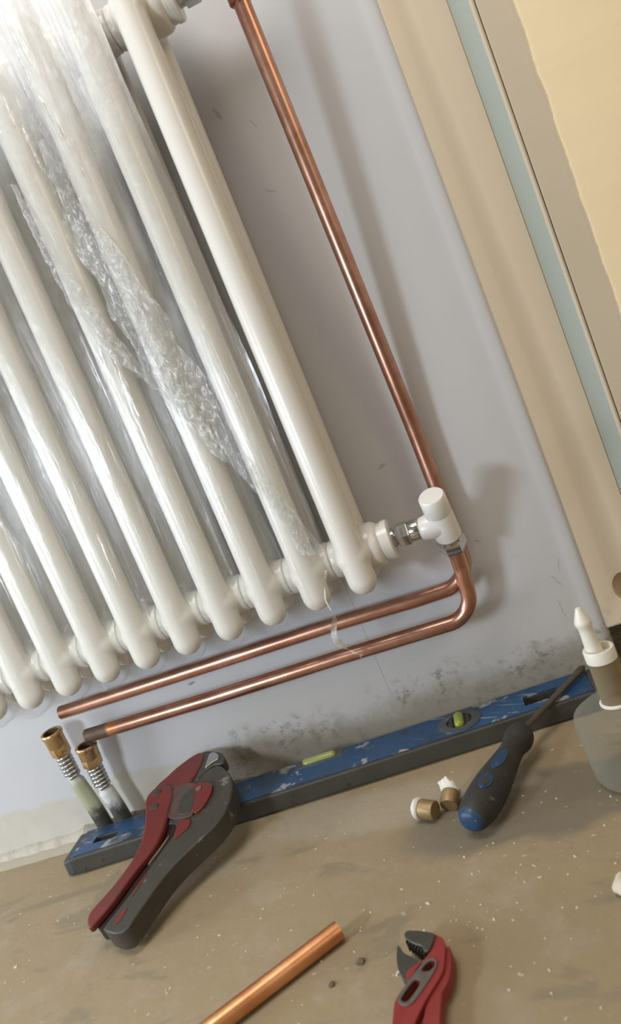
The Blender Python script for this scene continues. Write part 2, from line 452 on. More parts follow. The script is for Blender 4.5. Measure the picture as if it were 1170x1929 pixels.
# ------------------------------------------------------------------ materials: things
n = N('radiator_enamel'); n.bsdf(n.mix(n.noise(12, 2, vec=n.O), (0.68, 0.655, 0.60), (0.72, 0.695, 0.64)), 0.30, 0, n.bump(n.noise(70, 2, vec=n.O), 0.04, 0.001), 0.25); ENAMEL = n.m
n = N('valve_white'); n.bsdf((0.76, 0.745, 0.71), 0.34, 0, None, 0.2); VWHITE = n.m
n = N('copper')
sm = n.noise(25, 5, 0.65, vec=n.O); X, Y, Z = n.xyz(n.P)
cc = n.mix(n.step(sm, 0.35, 0.7), (0.50, 0.255, 0.180), (0.64, 0.370, 0.275))
cc = n.mix(n.math('MULTIPLY', n.step(n.noise(90, 5, 0.7, vec=n.O), 0.60, 0.72), 0.55), cc, (0.30, 0.13, 0.085))
COPPER_SM = n.math('ADD', 0.27, n.math('MULTIPLY', sm, 0.14))
n.bsdf(cc, COPPER_SM, 0.96, n.bump(n.noise(60, 3, vec=n.O), 0.08, 0.001)); COPPER = n.m
n = N('copper_scorched_end')
X, Y, Z = n.xyz(n.P); sm = n.noise(25, 5, 0.65, vec=n.O)
cc = n.mix(n.step(sm, 0.35, 0.7), (0.50, 0.255, 0.180), (0.64, 0.370, 0.275))
xx = n.math('ADD', X, n.math('MULTIPLY', n.math('SUBTRACT', n.noise(70, 4), 0.5), 0.006))
cc = n.mix(n.step(xx, -0.318, -0.328), cc, (0.78, 0.36, 0.16))
bu = n.step(xx, -0.330, -0.337)
cc = n.mix(bu, cc, n.mix(n.noise(120, 4), (0.06, 0.04, 0.03), (0.20, 0.13, 0.09)))
n.bsdf(cc, n.math('ADD', 0.30, n.math('MULTIPLY', bu, 0.3)), n.math('SUBTRACT', 0.96, n.math('MULTIPLY', bu, 0.5)), n.bump(n.noise(60, 3, vec=n.O), 0.08, 0.001)); COPPER_B = n.m
n = N('floor_copper')
cc = n.mix(n.step(n.noise(20, 5, 0.6, vec=n.O), 0.35, 0.7), (0.62, 0.27, 0.120), (0.80, 0.40, 0.20))
n.bsdf(cc, 0.36, 0.95, n.bump(n.noise(240, 2, vec=n.O, stretch=(1, 1, 0.1)), 0.10, 0.001)); COPPER_F = n.m
CHROME = simple('chrome', (0.62, 0.63, 0.63), 0.16, 1.0, 0.05)
BRASS = simple('brass', (0.60, 0.40, 0.20), 0.34, 0.85, 0.15, 90, 0.15, dirt=(0.16, 0.10, 0.05), dirt_amt=0.25)
BRASS_IN = simple('dark_bore_brass', (0.14, 0.085, 0.045), 0.6, 0.5)  # darker brass tone for the bore inside the nut
STEEL = simple('tool_steel', (0.085, 0.080, 0.068), 0.45, 0.6, 0.25, 80, 0.2)
BRIGHT = simple('bright_steel', (0.50, 0.50, 0.49), 0.28, 1.0, 0.15)
PLATE = simple('dirty_steel_plate', (0.105, 0.072, 0.060), 0.5, 0.35, 0.25, 60, 0.2)
RED = simple('red_paint', (0.135, 0.017, 0.014), 0.45, 0, 0.22, 50, 0.1, dirt=(0.075, 0.035, 0.028), dirt_amt=0.15, dscale=45)
RED2 = simple('red_plier_enamel', (0.230, 0.022, 0.018), 0.50, 0, 0.15, 50, 0.1, dirt=(0.15, 0.03, 0.025), dirt_amt=0.05)
GREYM = simple('grey_die_cast', (0.052, 0.046, 0.037), 0.50, 0.15, 0.22, 60, 0.25, dirt=(0.20, 0.18, 0.155), dirt_amt=0.08, dscale=55)
RUBBER = simple('black_rubber', (0.032, 0.030, 0.027), 0.62, 0, 0.3, 60, 0.2, dirt=(0.12, 0.11, 0.10), dirt_amt=0.03, dscale=60)
DBLUE = simple('driver_blue', (0.014, 0.055, 0.125), 0.45, 0, 0.2, 60, dirt=(0.18, 0.18, 0.18), dirt_amt=0.1, dscale=160)
SHAFT = simple('dull_shaft', (0.13, 0.115, 0.095), 0.42, 0.7, 0.2)
PTFE = simple('white_tape', (0.72, 0.68, 0.60), 0.7, 0, 0.06, 200, 0.4)
CAPB = simple('cap_brass', (0.34, 0.24, 0.11), 0.5, 0.5, 0.2, 120, 0.2, dirt=(0.30, 0.22, 0.12), dirt_amt=0.2)
NOZZLE = simple('nozzle_white', (0.78, 0.75, 0.66), 0.40, 0, 0.03)
PLASTER = simple('broken_plaster', (0.62, 0.54, 0.42), 0.85, 0, 0.12, 80, 0.5)
GRIT = simple('grit', (0.13, 0.095, 0.055), 0.9, 0, 0.3, 200, 0.4)

n = N('level_aluminium')
c = n.mix(n.noise(40, 5, vec=n.O), (0.055, 0.052, 0.046), (0.100, 0.094, 0.084))
c = n.mix(n.math('MULTIPLY', n.step(n.noise(70, 5, 0.7, vec=n.O), 0.60, 0.68), 0.6), c, (0.035, 0.032, 0.03))
n.bsdf(c, 0.42, 0.45, n.bump(n.noise(150, 3, vec=n.O), 0.15, 0.001)); LEVEL = n.m
n = N('level_blue')
c = n.mix(n.noise(18, 4, vec=n.O), (0.010, 0.048, 0.120), (0.022, 0.080, 0.185))
ox = n.vm('ADD', n.O, (0.0, 0.0, 0.0))
sp = n.step(n.noise(34, 5, 0.62, vec=n.O), 0.575, 0.635)
c = n.mix(n.math('MULTIPLY', sp, 0.75), c, n.mix(n.noise(150, 3, vec=n.O), (0.28, 0.27, 0.25), (0.55, 0.54, 0.50)))
r_ = n.t.nodes.new('ShaderNodeVectorRotate'); r_.rotation_type = 'Z_AXIS'; n._in(r_.inputs['Vector'], n.O); r_.inputs['Angle'].default_value = 0.5
sw = n.step(n.noise(22, 4, 0.6, vec=r_.outputs[0], stretch=(0.35, 7, 1), dist=0.6), 0.63, 0.66)
c = n.mix(n.math('MULTIPLY', sw, 0.7), c, (0.24, 0.26, 0.27))
c = n.mix(n.math('MULTIPLY', n.step(n.noise(14, 5, 0.7, vec=n.O), 0.46, 0.58), 0.7), c, (0.022, 0.032, 0.042))
n.bsdf(c, 0.40, 0, n.bump(n.noise(60, 3, vec=n.O), 0.1, 0.001)); LBLUE = n.m
n = N('vial_liquid'); n.bsdf((0.36, 0.42, 0.05), 0.15, 0, None, 0.6, **{'Transmission Weight': 0.35}); VIAL = n.m
n = N('end_vial_liquid'); n.bsdf((0.30, 0.33, 0.10), 0.25, 0, None, 0.4); VIAL2 = n.m
n = N('sleeve_plastic')
X, Y, Z = n.xyz(n.P)
c = n.mix(n.noise(50, 4), (0.50, 0.52, 0.50), (0.66, 0.68, 0.67))
st = n.math('MULTIPLY', n.step(X, -0.380, -0.388), n.math('MULTIPLY', n.step(n.math('ADD', Z, n.math('MULTIPLY', n.noise(70), 0.02)), 0.100, 0.085), 0.75))
c = n.mix(st, c, (0.30, 0.31, 0.15))
zz = n.math('ADD', Z, n.math('MULTIPLY', n.math('SUBTRACT', n.noise(110, 5, 0.7), 0.5), 0.03))
c = n.mix(n.step(zz, 0.050, 0.030), c, (0.045, 0.045, 0.038))
n.bsdf(c, 0.45); SLEEVE = n.m

def clear(name, tint, a, rough=0.12, milk=0.0, bumpsc=0, milkcol=(0.8, 0.8, 0.78)):
    n = N(name)
    tr = n.t.nodes.new('ShaderNodeBsdfTransparent'); n._in(tr.inputs[0], tint)
    nb = n.bump(n.noise(bumpsc, 4, vec=n.O), 0.5, 0.002) if bumpsc else None
    gl = n.bsdf(milkcol, rough, 0, nb, link=False)
    fr = n.t.nodes.new('ShaderNodeLayerWeight'); fr.inputs['Blend'].default_value = 0.28
    if nb is not None: n._in(fr.inputs['Normal'], nb)
    fac = n.math('ADD', n.math('MULTIPLY', fr.outputs['Facing'], 0.45), a, clamp=True)
    mx = n.t.nodes.new('ShaderNodeMixShader'); n._in(mx.inputs[0], fac)
    n.t.links.new(tr.outputs[0], mx.inputs[1]); n.t.links.new(gl, mx.inputs[2])
    n.t.links.new(mx.outputs[0], n.out.inputs[0]); return n.m
TUBE = clear('tan_translucent_plastic', (0.62, 0.52, 0.36), 0.50, 0.3, milkcol=(0.34, 0.27, 0.17))
POT = clear('cloudy_clear_plastic', (0.90, 0.90, 0.85), 0.13, 0.28, milkcol=(0.42, 0.42, 0.37))
CLEARCAP = clear('clear_acrylic', (0.8, 0.85, 0.85), 0.12, 0.1)

# stretch film: thin, clear, full of lengthwise creases that catch the window
def film(name, dense):
    n = N(name)
    cr1 = n.noise(120, 4, 0.6, stretch=(1, 1, 0.07), dist=0.3)
    cr2 = n.noise(420, 3, 0.6, stretch=(1, 1, 0.12))
    crm = n.noise(170, 7, 0.78, dist=1.6, stretch=(1, 1, 0.5))
    h = n.math('ADD', n.math('MULTIPLY', cr1, 1.0), n.math('MULTIPLY', cr2, 0.35))
    h = n.math('ADD', h, n.math('MULTIPLY', crm, 1.1 if dense else 0.12))
    nb = n.bump(h, 1.0, 0.006 if dense else 0.004)
    tr = n.t.nodes.new('ShaderNodeBsdfTransparent'); tr.inputs[0].default_value = (0.975, 0.98, 0.975, 1)
    gl = n.t.nodes.new('ShaderNodeBsdfGlossy'); gl.inputs['Roughness'].default_value = 0.15 if not dense else 0.25
    gl.inputs['Color'].default_value = (1, 1, 1, 1); n._in(gl.inputs['Normal'], nb)
    di = n.t.nodes.new('ShaderNodeBsdfTranslucent') if False else n.t.nodes.new('ShaderNodeBsdfDiffuse')
    di.inputs['Color'].default_value = (0.90, 0.91, 0.91, 1)
    fr = n.t.nodes.new('ShaderNodeLayerWeight'); fr.inputs['Blend'].default_value = 0.30; n._in(fr.inputs['Normal'], nb)
    X, Y, Z = n.xyz(n.P)
    str_ = n.math('MULTIPLY', n.step(cr1, 0.54, 0.66), n.step(n.noise(14, 3, stretch=(1, 1, 0.4)), 0.42, 0.62))
    g = n.math('ADD', n.math('MULTIPLY', fr.outputs['Facing'], 0.55), n.math('MULTIPLY', str_, 0.42), clamp=True)
    g = n.math('ADD', n.math('MULTIPLY', g, 0.85), 0.02, clamp=True) if not dense else n.math('ADD', n.math('MULTIPLY', g, 0.45), 0.08, clamp=True)
    # milky where the layers lie doubled; bunched film has its white highlights painted in as diffuse
    if dense: dm = n.math('ADD', 0.10, n.math('MULTIPLY', n.step(crm, 0.46, 0.64), 0.62), clamp=True)
    if dense:
        lo = n.math('ADD', 0.42, n.math('MULTIPLY', n.step(n.noise(30, 4, 0.65, stretch=(1, 1, 0.45)), 0.40, 0.62), 0.85))
        dm = n.math('MULTIPLY', dm, lo); g = n.math('MULTIPLY', g, n.math('ADD', lo, 0.3), clamp=True)
    else:
        hz = n.step(n.math('ADD', Z, n.math('MULTIPLY', n.noise(8, 3), 0.12)), 0.66, 0.80)
        dm = n.math('ADD', n.math('MULTIPLY', n.step(n.noise(22, 4, 0.6, stretch=(1, 1, 0.25)), 0.52, 0.75), 0.18), n.math('MULTIPLY', hz, 0.45), clamp=True)
        dm = n.math('MULTIPLY', n.math('ADD', dm, 0.02), n.math('ADD', 0.25, n.math('MULTIPLY', n.step(Z, 0.26, 0.42), 0.75)))
        g = n.math('MULTIPLY', g, n.math('ADD', 0.35, n.math('MULTIPLY', n.step(n.math('ADD', Z, n.math('MULTIPLY', n.noise(9, 3), 0.1)), 0.33, 0.50), 0.9)))  # gloss cut below mid height, so the highlights sit higher on the film
    m1 = n.t.nodes.new('ShaderNodeMixShader'); n._in(m1.inputs[0], dm); n.t.links.new(tr.outputs[0], m1.inputs[1]); n.t.links.new(di.outputs[0], m1.inputs[2])
    m2 = n.t.nodes.new('ShaderNodeMixShader'); n._in(m2.inputs[0], g); n.t.links.new(m1.outputs[0], m2.inputs[1]); n.t.links.new(gl.outputs[0], m2.inputs[2])
    n.t.links.new(m2.outputs[0], n.out.inputs[0]); return n.m
FILM = film('stretch_film', False); FILM_D = film('bunched_stretch_film', True)

# ------------------------------------------------------------------ radiator
PIT = 0.046; YF, YB = -0.080, -0.036; ZB, ZT = 0.186, 0.762; ZH0, ZH1 = 0.2225, 0.7255; RC = 0.0138
def section_mesh():
    bm = bmesh.new()
    for y in (YF, YB): capsule(bm, (0, y, ZB+RC), (0, y, ZT-RC), RC, 28)
    for z in (ZH0, ZH1):
        capsule(bm, (0, YF+0.004, z), (0, YB-0.004, z), 0.0175, 28)
        capsule(bm, (0, YF+0.006, z+(0.012 if z < 0.5 else -0.012)), (0, YB-0.006, z+(0.012 if z < 0.5 else -0.012)), 0.0135, 24)
        cap_cyl(bm, (-PIT/2-0.0002, (YF+YB)/2-0.002, z), (PIT/2+0.0002, (YF+YB)/2-0.002, z), 0.0185, 32)
    bmesh.ops.recalc_face_normals(bm, faces=bm.faces)
    me = bpy.data.meshes.new('radiator_section'); bm.to_mesh(me); bm.free()
    o = bpy.data.objects.new('tmp', me); COL.objects.link(o)
    r = o.modifiers.new('r', 'REMESH'); r.mode = 'VOXEL'; r.voxel_size = 0.0016; r.use_smooth_shade = True
    s = o.modifiers.new('s', 'SMOOTH'); s.factor = 0.5; s.iterations = 8
    dg = bpy.context.evaluated_depsgraph_get(); dg.update()
    nm = bpy.data.meshes.new_from_object(o.evaluated_get(dg)); nm.name = 'radiator_section'
    bpy.data.objects.remove(o)
    nm.materials.clear(); nm.materials.append(ENAMEL); nm.shade_smooth()
    return nm
rad = thing('radiator', 'white steel two-column radiator wrapped in clear film, hung on the wall', 'radiator', (-0.23, -0.058, ZB))
secm = section_mesh()
NSEC = 12
off = Vector(rad.location)
for k in range(NSEC):
    s = bpy.data.objects.new('radiator_section', secm); COL.objects.link(s)
    s.parent = rad; s.location = Vector((-PIT*k, 0, 0))-off
def place(o, root):      # geometry is written in world coordinates; keep it there under its root
    o.parent = root
    o.matrix_parent_inverse = Matrix.Translation(-Vector(root.location))
    return o
YH = -0.058
for z, big in ((ZH0, 1), (ZH1, 1)):
    bm = bmesh.new()
    add_lathe(bm, (0.004, YH, z), (1, 0, 0), [(0, 0.0215), (0.010, 0.0225), (0.018, 0.0220), (0.0215, 0.0200), (0.0225, 0.0182), (0.0270, 0.0182), (0.0275, 0.0192), (0.0325, 0.0192), (0.0335, 0.0180), (0.0335, 0.009), (0.031, 0.009), (0.031, 0)], 48)
    place(obj('end_bush', bm, ENAMEL), rad)

# wall brackets are hidden; the lower lockshield valve, tilted out from the wall
V0 = Vector((0.0860, -0.058, ZH0-0.0015)); TA = math.radians(28); VD = Vector((0, -math.sin(TA), math.cos(TA)))
val = thing('radiator_valve', 'white-capped chrome radiator valve at the lower right corner of the radiator', 'valve', tuple(V0))
bm = bmesh.new()
add_lathe(bm, V0-VD*0.0180, VD, [(0, 0.009), (0, 0.0118), (0.0008, 0.0126), (0.0300, 0.0126), (0.0306, 0.0122), (0.0312, 0.0126), (0.0500, 0.0123), (0.0514, 0.0112), (0.0516, 0)], 48)
place(obj('cap', bm, VWHITE), val)
bm = bmesh.new()
add_lathe(bm, V0-Vector((0.0225, 0, 0)), (1, 0, 0), [(0, 0), (0, 0.0085), (0.001, 0.0098), (0.003, 0.0108), (0.010, 0.0122), (0.0225, 0.0122)], 40)
place(obj('sleeve', bm, VWHITE), val)
bm = bmesh.new()
p0 = Vector((0.0345, YH, ZH0))
add_lathe(bm, p0, (1, 0, 0), [(0, 0), (0, 0.0088), (0.001, 0.0098), (0.0055, 0.0098), (0.0062, 0.0088), (0.0078, 0.0082), (0.0085, 0.0090)], 40)
cap_cyl(bm, p0+Vector((0.0080, 0, 0)), p0+Vector((0.0195, 0, 0)), 0.0118, hexa=True, e=0.0012)
add_lathe(bm, p0+Vector((0.0195, 0, 0)), (1, 0, 0), [(0, 0.0095), (0.001, 0.0103), (0.0095, 0.0103), (0.0115, 0.0085)], 40)
place(obj('union_nut', bm, CHROME, smooth=True), val)
bm = bmesh.new()
add_lathe(bm, V0-VD*0.0180, -VD, [(0, 0.0105), (0.0005, 0.0124), (0.0035, 0.0124), (0.0040, 0.0112)], 40)
cap_cyl(bm, V0-VD*0.0212, V0-VD*0.0345, 0.0136, hexa=True, e=0.0014)
add_lathe(bm, V0-VD*0.0330, -VD, [(0, 0.0105), (0.0015, 0.0100), (0.0030, 0.0085), (0.0030, 0.007)], 40)
place(obj('compression_nut', bm, CHROME), val)

# upper valve, only its lower edge in view
V1 = Vector((0.0868, YH, ZH1))
v2 = thing('radiator_valve', 'radiator valve at the top right corner, cut off by the picture edge', 'valve', tuple(V1))
bm = bmesh.new(); add_lathe(bm, V1-Vector((0, 0, 0.012)), (0, 0, 1), [(0, 0), (0, 0.0118), (0.001, 0.0126), (0.046, 0.0126), (0.048, 0.011), (0.048, 0)], 40)
place(obj('cap', bm, VWHITE), v2)
bm = bmesh.new()
cap_cyl(bm, (0.0345, YH, ZH1), (0.045, YH, ZH1), 0.0098); cap_cyl(bm, (0.0425, YH, ZH1), (0.056, YH, ZH1), 0.0122, hexa=True); cap_cyl(bm, (0.055, YH, ZH1), (0.078, YH, ZH1), 0.0100)
place(obj('union_nut', bm, CHROME), v2)
bm = bmesh.new(); cap_cyl(bm, V1-Vector((0, -0.0006, 0.0115)), V1-Vector((0, -0.0018, 0.0285)), 0.0104, hexa=False, e=0.0012)
o = place(obj('compression_nut', bm, simple('dark_copper_nut', (0.30, 0.12, 0.08), 0.4, 0.85)), v2)  # nut tone set darker than the copper pipe
o['label'] = 'dark copper-coloured nut'

# ------------------------------------------------------------------ copper pipes on the wall
RP = 0.0076
bm = bmesh.new()
pts = fillet([(0.0868, -0.0575, 0.7090), (0.0868, -0.0560, 0.690), (0.0895, -0.0172, 0.300), (0.0885, -0.0172, 0.1462), (0.030, -0.0172, 0.1462), (-0.0508, -0.0172, 0.1495), (-0.1976, -0.0172, 0.1512), (-0.3885, -0.0172, 0.1540)],
             {1: 0.05, 2: 0.3, 3: 0.036, 4: 0, 5: 0, 6: 0}, 14)
q = []
for a, b in zip(pts, pts[1:]):
    k = max(1, int((b-a).length/0.02)); q += [a.lerp(b, i/k) for i in range(k)]
q.append(pts[-1])
add_tube(bm, q, RP, 28, hollow=0.0062)
tag(obj('copper_pipe', bm, COPPER), 'copper pipe dropping from the top valve and bending left under the radiator, the upper run', 'pipe')
bm = bmesh.new()
pts = fillet([tuple(V0-VD*0.031), tuple(V0-VD*0.0360), (0.0850, -0.0352, 0.168), (0.0795, -0.0325, 0.1165), (-0.062, -0.0300, 0.1186), (-0.208, -0.0300, 0.1197), (-0.3630, -0.0300, 0.1232)],
             {1: 0.02, 2: 0.03, 3: 0.037, 4: 0, 5: 0}, 14)
q = []
for a, b in zip(pts, pts[1:]):
    k = max(1, int((b-a).length/0.02)); q += [a.lerp(b, i/k) for i in range(k)]
q.append(pts[-1])
add_tube(bm, q, RP, 28, hollow=0.0062)
tag(obj('copper_pipe', bm, COPPER_B), 'copper pipe from the lower valve, the lower run, with a scorched brown left end', 'pipe')

# ------------------------------------------------------------------ supply tails from the floor
def tail(label, top, nutb, sprb, base, stained):
    top, nutb, sprb, base = map(Vector, (top, nutb, sprb, base))
    r = thing('supply_tail', label, 'pipe', tuple(base), 'brass-nutted supply tails behind the level')
    bm = bmesh.new(); ctr = catmull([base, base.lerp(sprb, 0.5)+Vector((0.0008, 0, 0)), sprb, nutb], 8)
    add_tube(bm, ctr, 0.0086, 24, rf=lambda t: 0.0088 if t < 0.62 else 0.0066)
    place(obj('sleeve', bm, SLEEVE), r)
    bm = bmesh.new(); pts = []; d = nutb-sprb; x, y, dd = frame(d); tn = 5.5
    for i in range(int(tn*20)+1):
        a = 2*PI*i/20; pts.append(sprb+d*(i/(tn*20))+(x*math.cos(a)+y*math.sin(a))*0.0068)
    add_tube(bm, pts, 0.0024, 10)
    place(obj('coil', bm, BRIGHT), r)
    bm = bmesh.new(); d = (top-nutb); L = d.length; h = L*0.42
    add_lathe(bm, nutb, d, [(0, 0.0070), (0.0, 0.0094), (0.0015, 0.0108), (h, 0.0112), (h+0.0005, 0.0108)], 6)
    add_lathe(bm, nutb, d, [(h-0.001, 0.0100), (h, 0.0108), (L*0.80, 0.0112), (L*0.86, 0.0122), (L-0.0008, 0.0122), (L, 0.0116), (L, 0.0096), (L-0.0006, 0.0090), (L-0.014, 0.0090), (L-0.014, 0)], 40)
    place(obj('nut', bm, BRASS), r)
    bm = bmesh.new(); add_lathe(bm, nutb, d, [(L-0.0004, 0.00885), (L-0.0138, 0.00885), (L-0.0138, 0)], 32)
    place(obj('bore', bm, BRASS_IN), r)
tail('left of the two brass-nutted supply tails, sleeve stained yellow-green', (-0.3988, -0.034, 0.1420), (-0.3998, -0.031, 0.1120), (-0.4000, -0.030, 0.0850), (-0.3912, -0.028, 0.012), True)
tail('right brass-nutted supply tail with clean white sleeve, under the scorched pipe end', (-0.3673, -0.033, 0.1150), (-0.3702, -0.031, 0.0885), (-0.3712, -0.030, 0.0630), (-0.3658, -0.028, 0.010), False)

# ------------------------------------------------------------------ stretch film around the radiator
wrap = thing('plastic_wrap', 'clear creased stretch film wound around the white radiator columns', 'plastic film', (-0.27, YF, ZB))
XR = lambda z: -0.0175 - 0.010*max(0, (z-0.45)/0.3) + 0.006*noise.noise(Vector((0, z*9, 2)))
def film_y(x, z):
    ph = (x/PIT) % 1.0; dcol = min(ph, 1-ph)*PIT
    sag = max(0.0, dcol-0.006)
    y = YF-RC-0.0013+min(0.0075, sag*0.55)
    edge = max(0, 1-(z-ZB)/0.05)
    y += 0.004*edge*edge*(dcol/0.023)
    y -= 0.0011*noise.noise(Vector((x*160, 0, z*6)))+0.0006*noise.noise(Vector((x*420, 3, z*14)))
    return min(y, YF-RC-0.0008+min(0.012, max(0.0, dcol-0.004)*0.9))
bm = bmesh.new(); V = []; NX, NZ = 360, 190
for j in range(NZ+1):
    row = []; t = j/NZ
    for i in range(NX+1):
        zb = ZB-0.003+0.005*noise.noise(Vector((i*0.08, 0, 1)))
        z = zb+(0.785-zb)*t
        x = -0.545+(XR(z)+0.545)*i/NX
        y = film_y(x, z); z2 = z
        row.append(bm.verts.new((x, y, z2)))
    V.append(row)
for j in range(NZ):
    for i in range(NX): bm.faces.new((V[j][i], V[j][i+1], V[j+1][i+1], V[j+1][i]))
# turned under the bottom towards the wall
under = []
for s in range(1, 7):
    row = []
    for i in range(NX+1):
        c = V[0][i].co; tt = s/6
        row.append(bm.verts.new((c.x, c.y+tt*0.055, c.z-0.003+0.030*tt*abs(math.sin(PI*c.x/PIT))-0.004*math.sin(PI*tt)+0.0012*noise.noise(Vector((c.x*200, tt*5, 0))))))
    under.append(row)
rows = [V[0]]+under
for A, B in zip(rows, rows[1:]):
    for i in range(NX): bm.faces.new((A[i], A[i+1], B[i+1], B[i]))
place(obj('film_sheet', bm, FILM), wrap)

# the gathered, crumpled band running down across the columns
def gather(path, width, amp, seed, nu=46, nv=420, lift=0.004):
    P = catmull(path, 40); bm = bmesh.new(); rows = []
    for j in range(nv+1):
        f = j/nv*(len(P)-1); a = int(min(f, len(P)-2)); c = P[a].lerp(P[a+1], f-a)
        t = j/nv; w = width(t); row = []
        for i in range(nu+1):
            s = i/nu-0.5; ww = w*(1+0.35*noise.noise(Vector((t*14, s*2, seed))))
            x = c.x+s*ww; z = c.z-s*ww*0.30
            nz = noise.fractal(Vector((x*150, seed, z*70)), 0.6, 2.1, 4)
            n2 = abs(noise.noise(Vector((x*330, seed+5, z*190))))
            yb = film_y(x, max(z, ZB))
            y = yb-lift*math.cos(PI*s)-amp*math.cos(PI*s)*(0.55+nz+n2*0.8)
            y = min(y, yb-0.0003)
            row.append(bm.verts.new((x+0.001*nz, y, z+0.0016*n2)))
        rows.append(row)
    for A, B in zip(rows, rows[1:]):
        for i in range(nu): bm.faces.new((A[i], A[i+1], B[i+1], B[i]))
    return bm
def wf(t): return 0.016+0.030*math.sin(PI*min(1, t*1.15))**1.5+0.002*math.sin(t*40)
place(obj('bunched_film', gather([(-0.108, 0, 0.660), (-0.108, 0, 0.600), (-0.100, 0, 0.520), (-0.090, 0, 0.455), (-0.079, 0, 0.405), (-0.062, 0, 0.345), (-0.043, 0, 0.295), (-0.030, 0, 0.240)], wf, 0.0026, 1.3), FILM_D), wrap)
place(obj('bunched_film', gather([(-0.152, 0, 0.640), (-0.145, 0, 0.560), (-0.128, 0, 0.480), (-0.105, 0, 0.430)], lambda t: 0.006+0.014*math.sin(PI*t), 0.0018, 7.7, 24, 220), FILM_D), wrap)
# loose ragged end hanging over the pipes
bm = bmesh.new(); P = catmull([(-0.024, -0.098, 0.224), (-0.034, -0.100, 0.200), (-0.0345, -0.094, 0.180), (-0.0430, -0.078, 0.165), (-0.0490, -0.066, 0.152), (-0.0490, -0.056, 0.140), (-0.0420, -0.050, 0.126), (-0.0360, -0.048, 0.119)], 14)
rows = []
for j, c in enumerate(P):
    t = j/(len(P)-1); w = 0.0035+0.0030*math.sin(PI*t)+0.003*t; row = []
    for i in range(9):
        s = i/8-0.5; a = 1.4*math.sin(t*9)+0.6
        row.append(bm.verts.new(c+Vector((s*w*math.cos(a), s*w*math.sin(a)*0.6+0.0007*noise.noise(Vector((s*9, t*40, 0))), s*w*0.35*math.sin(t*20)+(0.003*noise.noise(Vector((s*12, 9, 0))) if j > len(P)-4 else 0)))))
    rows.append(row)
for A, B in zip(rows, rows[1:]):
    for i in range(8): bm.faces.new((A[i], A[i+1], B[i+1], B[i]))
n = N('loose_film_strip'); tr = n.t.nodes.new('ShaderNodeBsdfTransparent'); gl = n.bsdf((0.82, 0.80, 0.74), 0.3, 0, None, link=False)
mx = n.t.nodes.new('ShaderNodeMixShader'); n._in(mx.inputs[0], n.math('ADD', 0.35, n.math('MULTIPLY', n.noise(260, 3), 0.45))); n.t.links.new(tr.outputs[0], mx.inputs[1]); n.t.links.new(gl, mx.inputs[2]); n.t.links.new(mx.outputs[0], n.out.inputs[0])
place(obj('loose_strip', bm, n.m), wrap)

# ------------------------------------------------------------------ spirit level
LA = math.radians(3.0); LO = Vector((-0.4165, -0.0890, 0.0))
LL, LW, LH = 0.588, 0.0525, 0.0190
lev = thing('spirit_level', 'scuffed blue and grey spirit level lying flat along the foot of the wall', 'spirit level', tuple(LO), rot=(0, 0, LA))
bm = bmesh.new(); add_box(bm, (0.010, 0, 0.0004), (LL-0.010, LW, LH))
c_ = bmesh.new()
add_box(c_, (0.030, 0.019, LH-0.010), (0.058, 0.033, LH+0.01)); add_box(c_, (LL-0.075, 0.016, LH-0.010), (LL-0.040, 0.034, LH+0.01))
body = obj('body', bm, LEVEL, lev, smooth=False); boolean(body, c_)
b = body.modifiers.new('b', 'BEVEL'); b.width = 0.0018; b.segments = 3; b.limit_method = 'ANGLE'
bm = bmesh.new()
add_box(bm, (0.010, 0.0045, LH-0.0005), (LL-0.010, LW-0.0015, LH+0.0006))
o = obj('face_panel', bm, LBLUE, lev, smooth=False)
c_ = bmesh.new()
for x0, y0, x1, y1 in ((0.030, 0.019, 0.058, 0.033), (LL-0.075, 0.016, LL-0.040, 0.034), (0.268, 0.0358, 0.318, 0.06)): add_box(c_, (x0, y0, LH-0.01), (x1, y1, LH+0.01))
for cx in (0.138, 0.447): add_lathe(c_, (cx, LW/2+0.001, LH-0.005), (0, 0, 1), [(0, 0), (0, 0.0215), (0.01, 0.0215), (0.01, 0)], 40)
boolean(o, c_)
o['label'] = 'blue painted face with scratches and plaster smears'
for x0 in (0.0, LL-0.0115):
    bm = bmesh.new(); add_box(bm, (x0, 0.0006, 0.0), (x0+0.0115, LW-0.0006, LH-0.0002))
    obj('end_cap', bm, simple('grey_end_cap', (0.055, 0.060, 0.062), 0.6, 0, 0.2), lev, bevel=0.003, seg=3)
for cx in (0.138, 0.447):
    bm = bmesh.new(); add_lathe(bm, (cx, LW/2+0.001, LH-0.0006), (0, 0, 1), [(0, 0), (0, 0.0225), (0.0018, 0.0225), (0.0024, 0.0215), (0.0024, 0.0135), (0.0004, 0.0128), (0.0004, 0)], 48)
    for v in bm.verts: v.co.x = cx+(v.co.x-cx)*1.0
    h = obj('vial_housing', bm, simple('vial_housing_grey', (0.060, 0.066, 0.070), 0.4, 0, 0.3, 60, dirt=(0.40, 0.39, 0.35), dirt_amt=0.12, dscale=60), lev)
    bm = bmesh.new(); capsule(bm, (cx, LW/2-0.006, LH+0.0020), (cx, LW/2+0.008, LH+0.0020), 0.0052, 24)
    obj('vial', bm, VIAL, h)
    bm = bmesh.new()
    for s in (-1, 1): add_box(bm, (cx-0.0105 if s < 0 else cx+0.0065, LW/2-0.009, LH), (cx-0.0065 if s < 0 else cx+0.0105, LW/2+0.010, LH+0.0022))
    obj('vial_holder', bm, RUBBER, h, bevel=0.0006)
bm = bmesh.new(); add_box(bm, (0.266, 0.0362, LH-0.0004), (0.320, LW-0.0008, LH+0.0010)); h = obj('vial_housing', bm, simple('centre_housing', (0.07, 0.075, 0.07), 0.4), lev, bevel=0.0006)
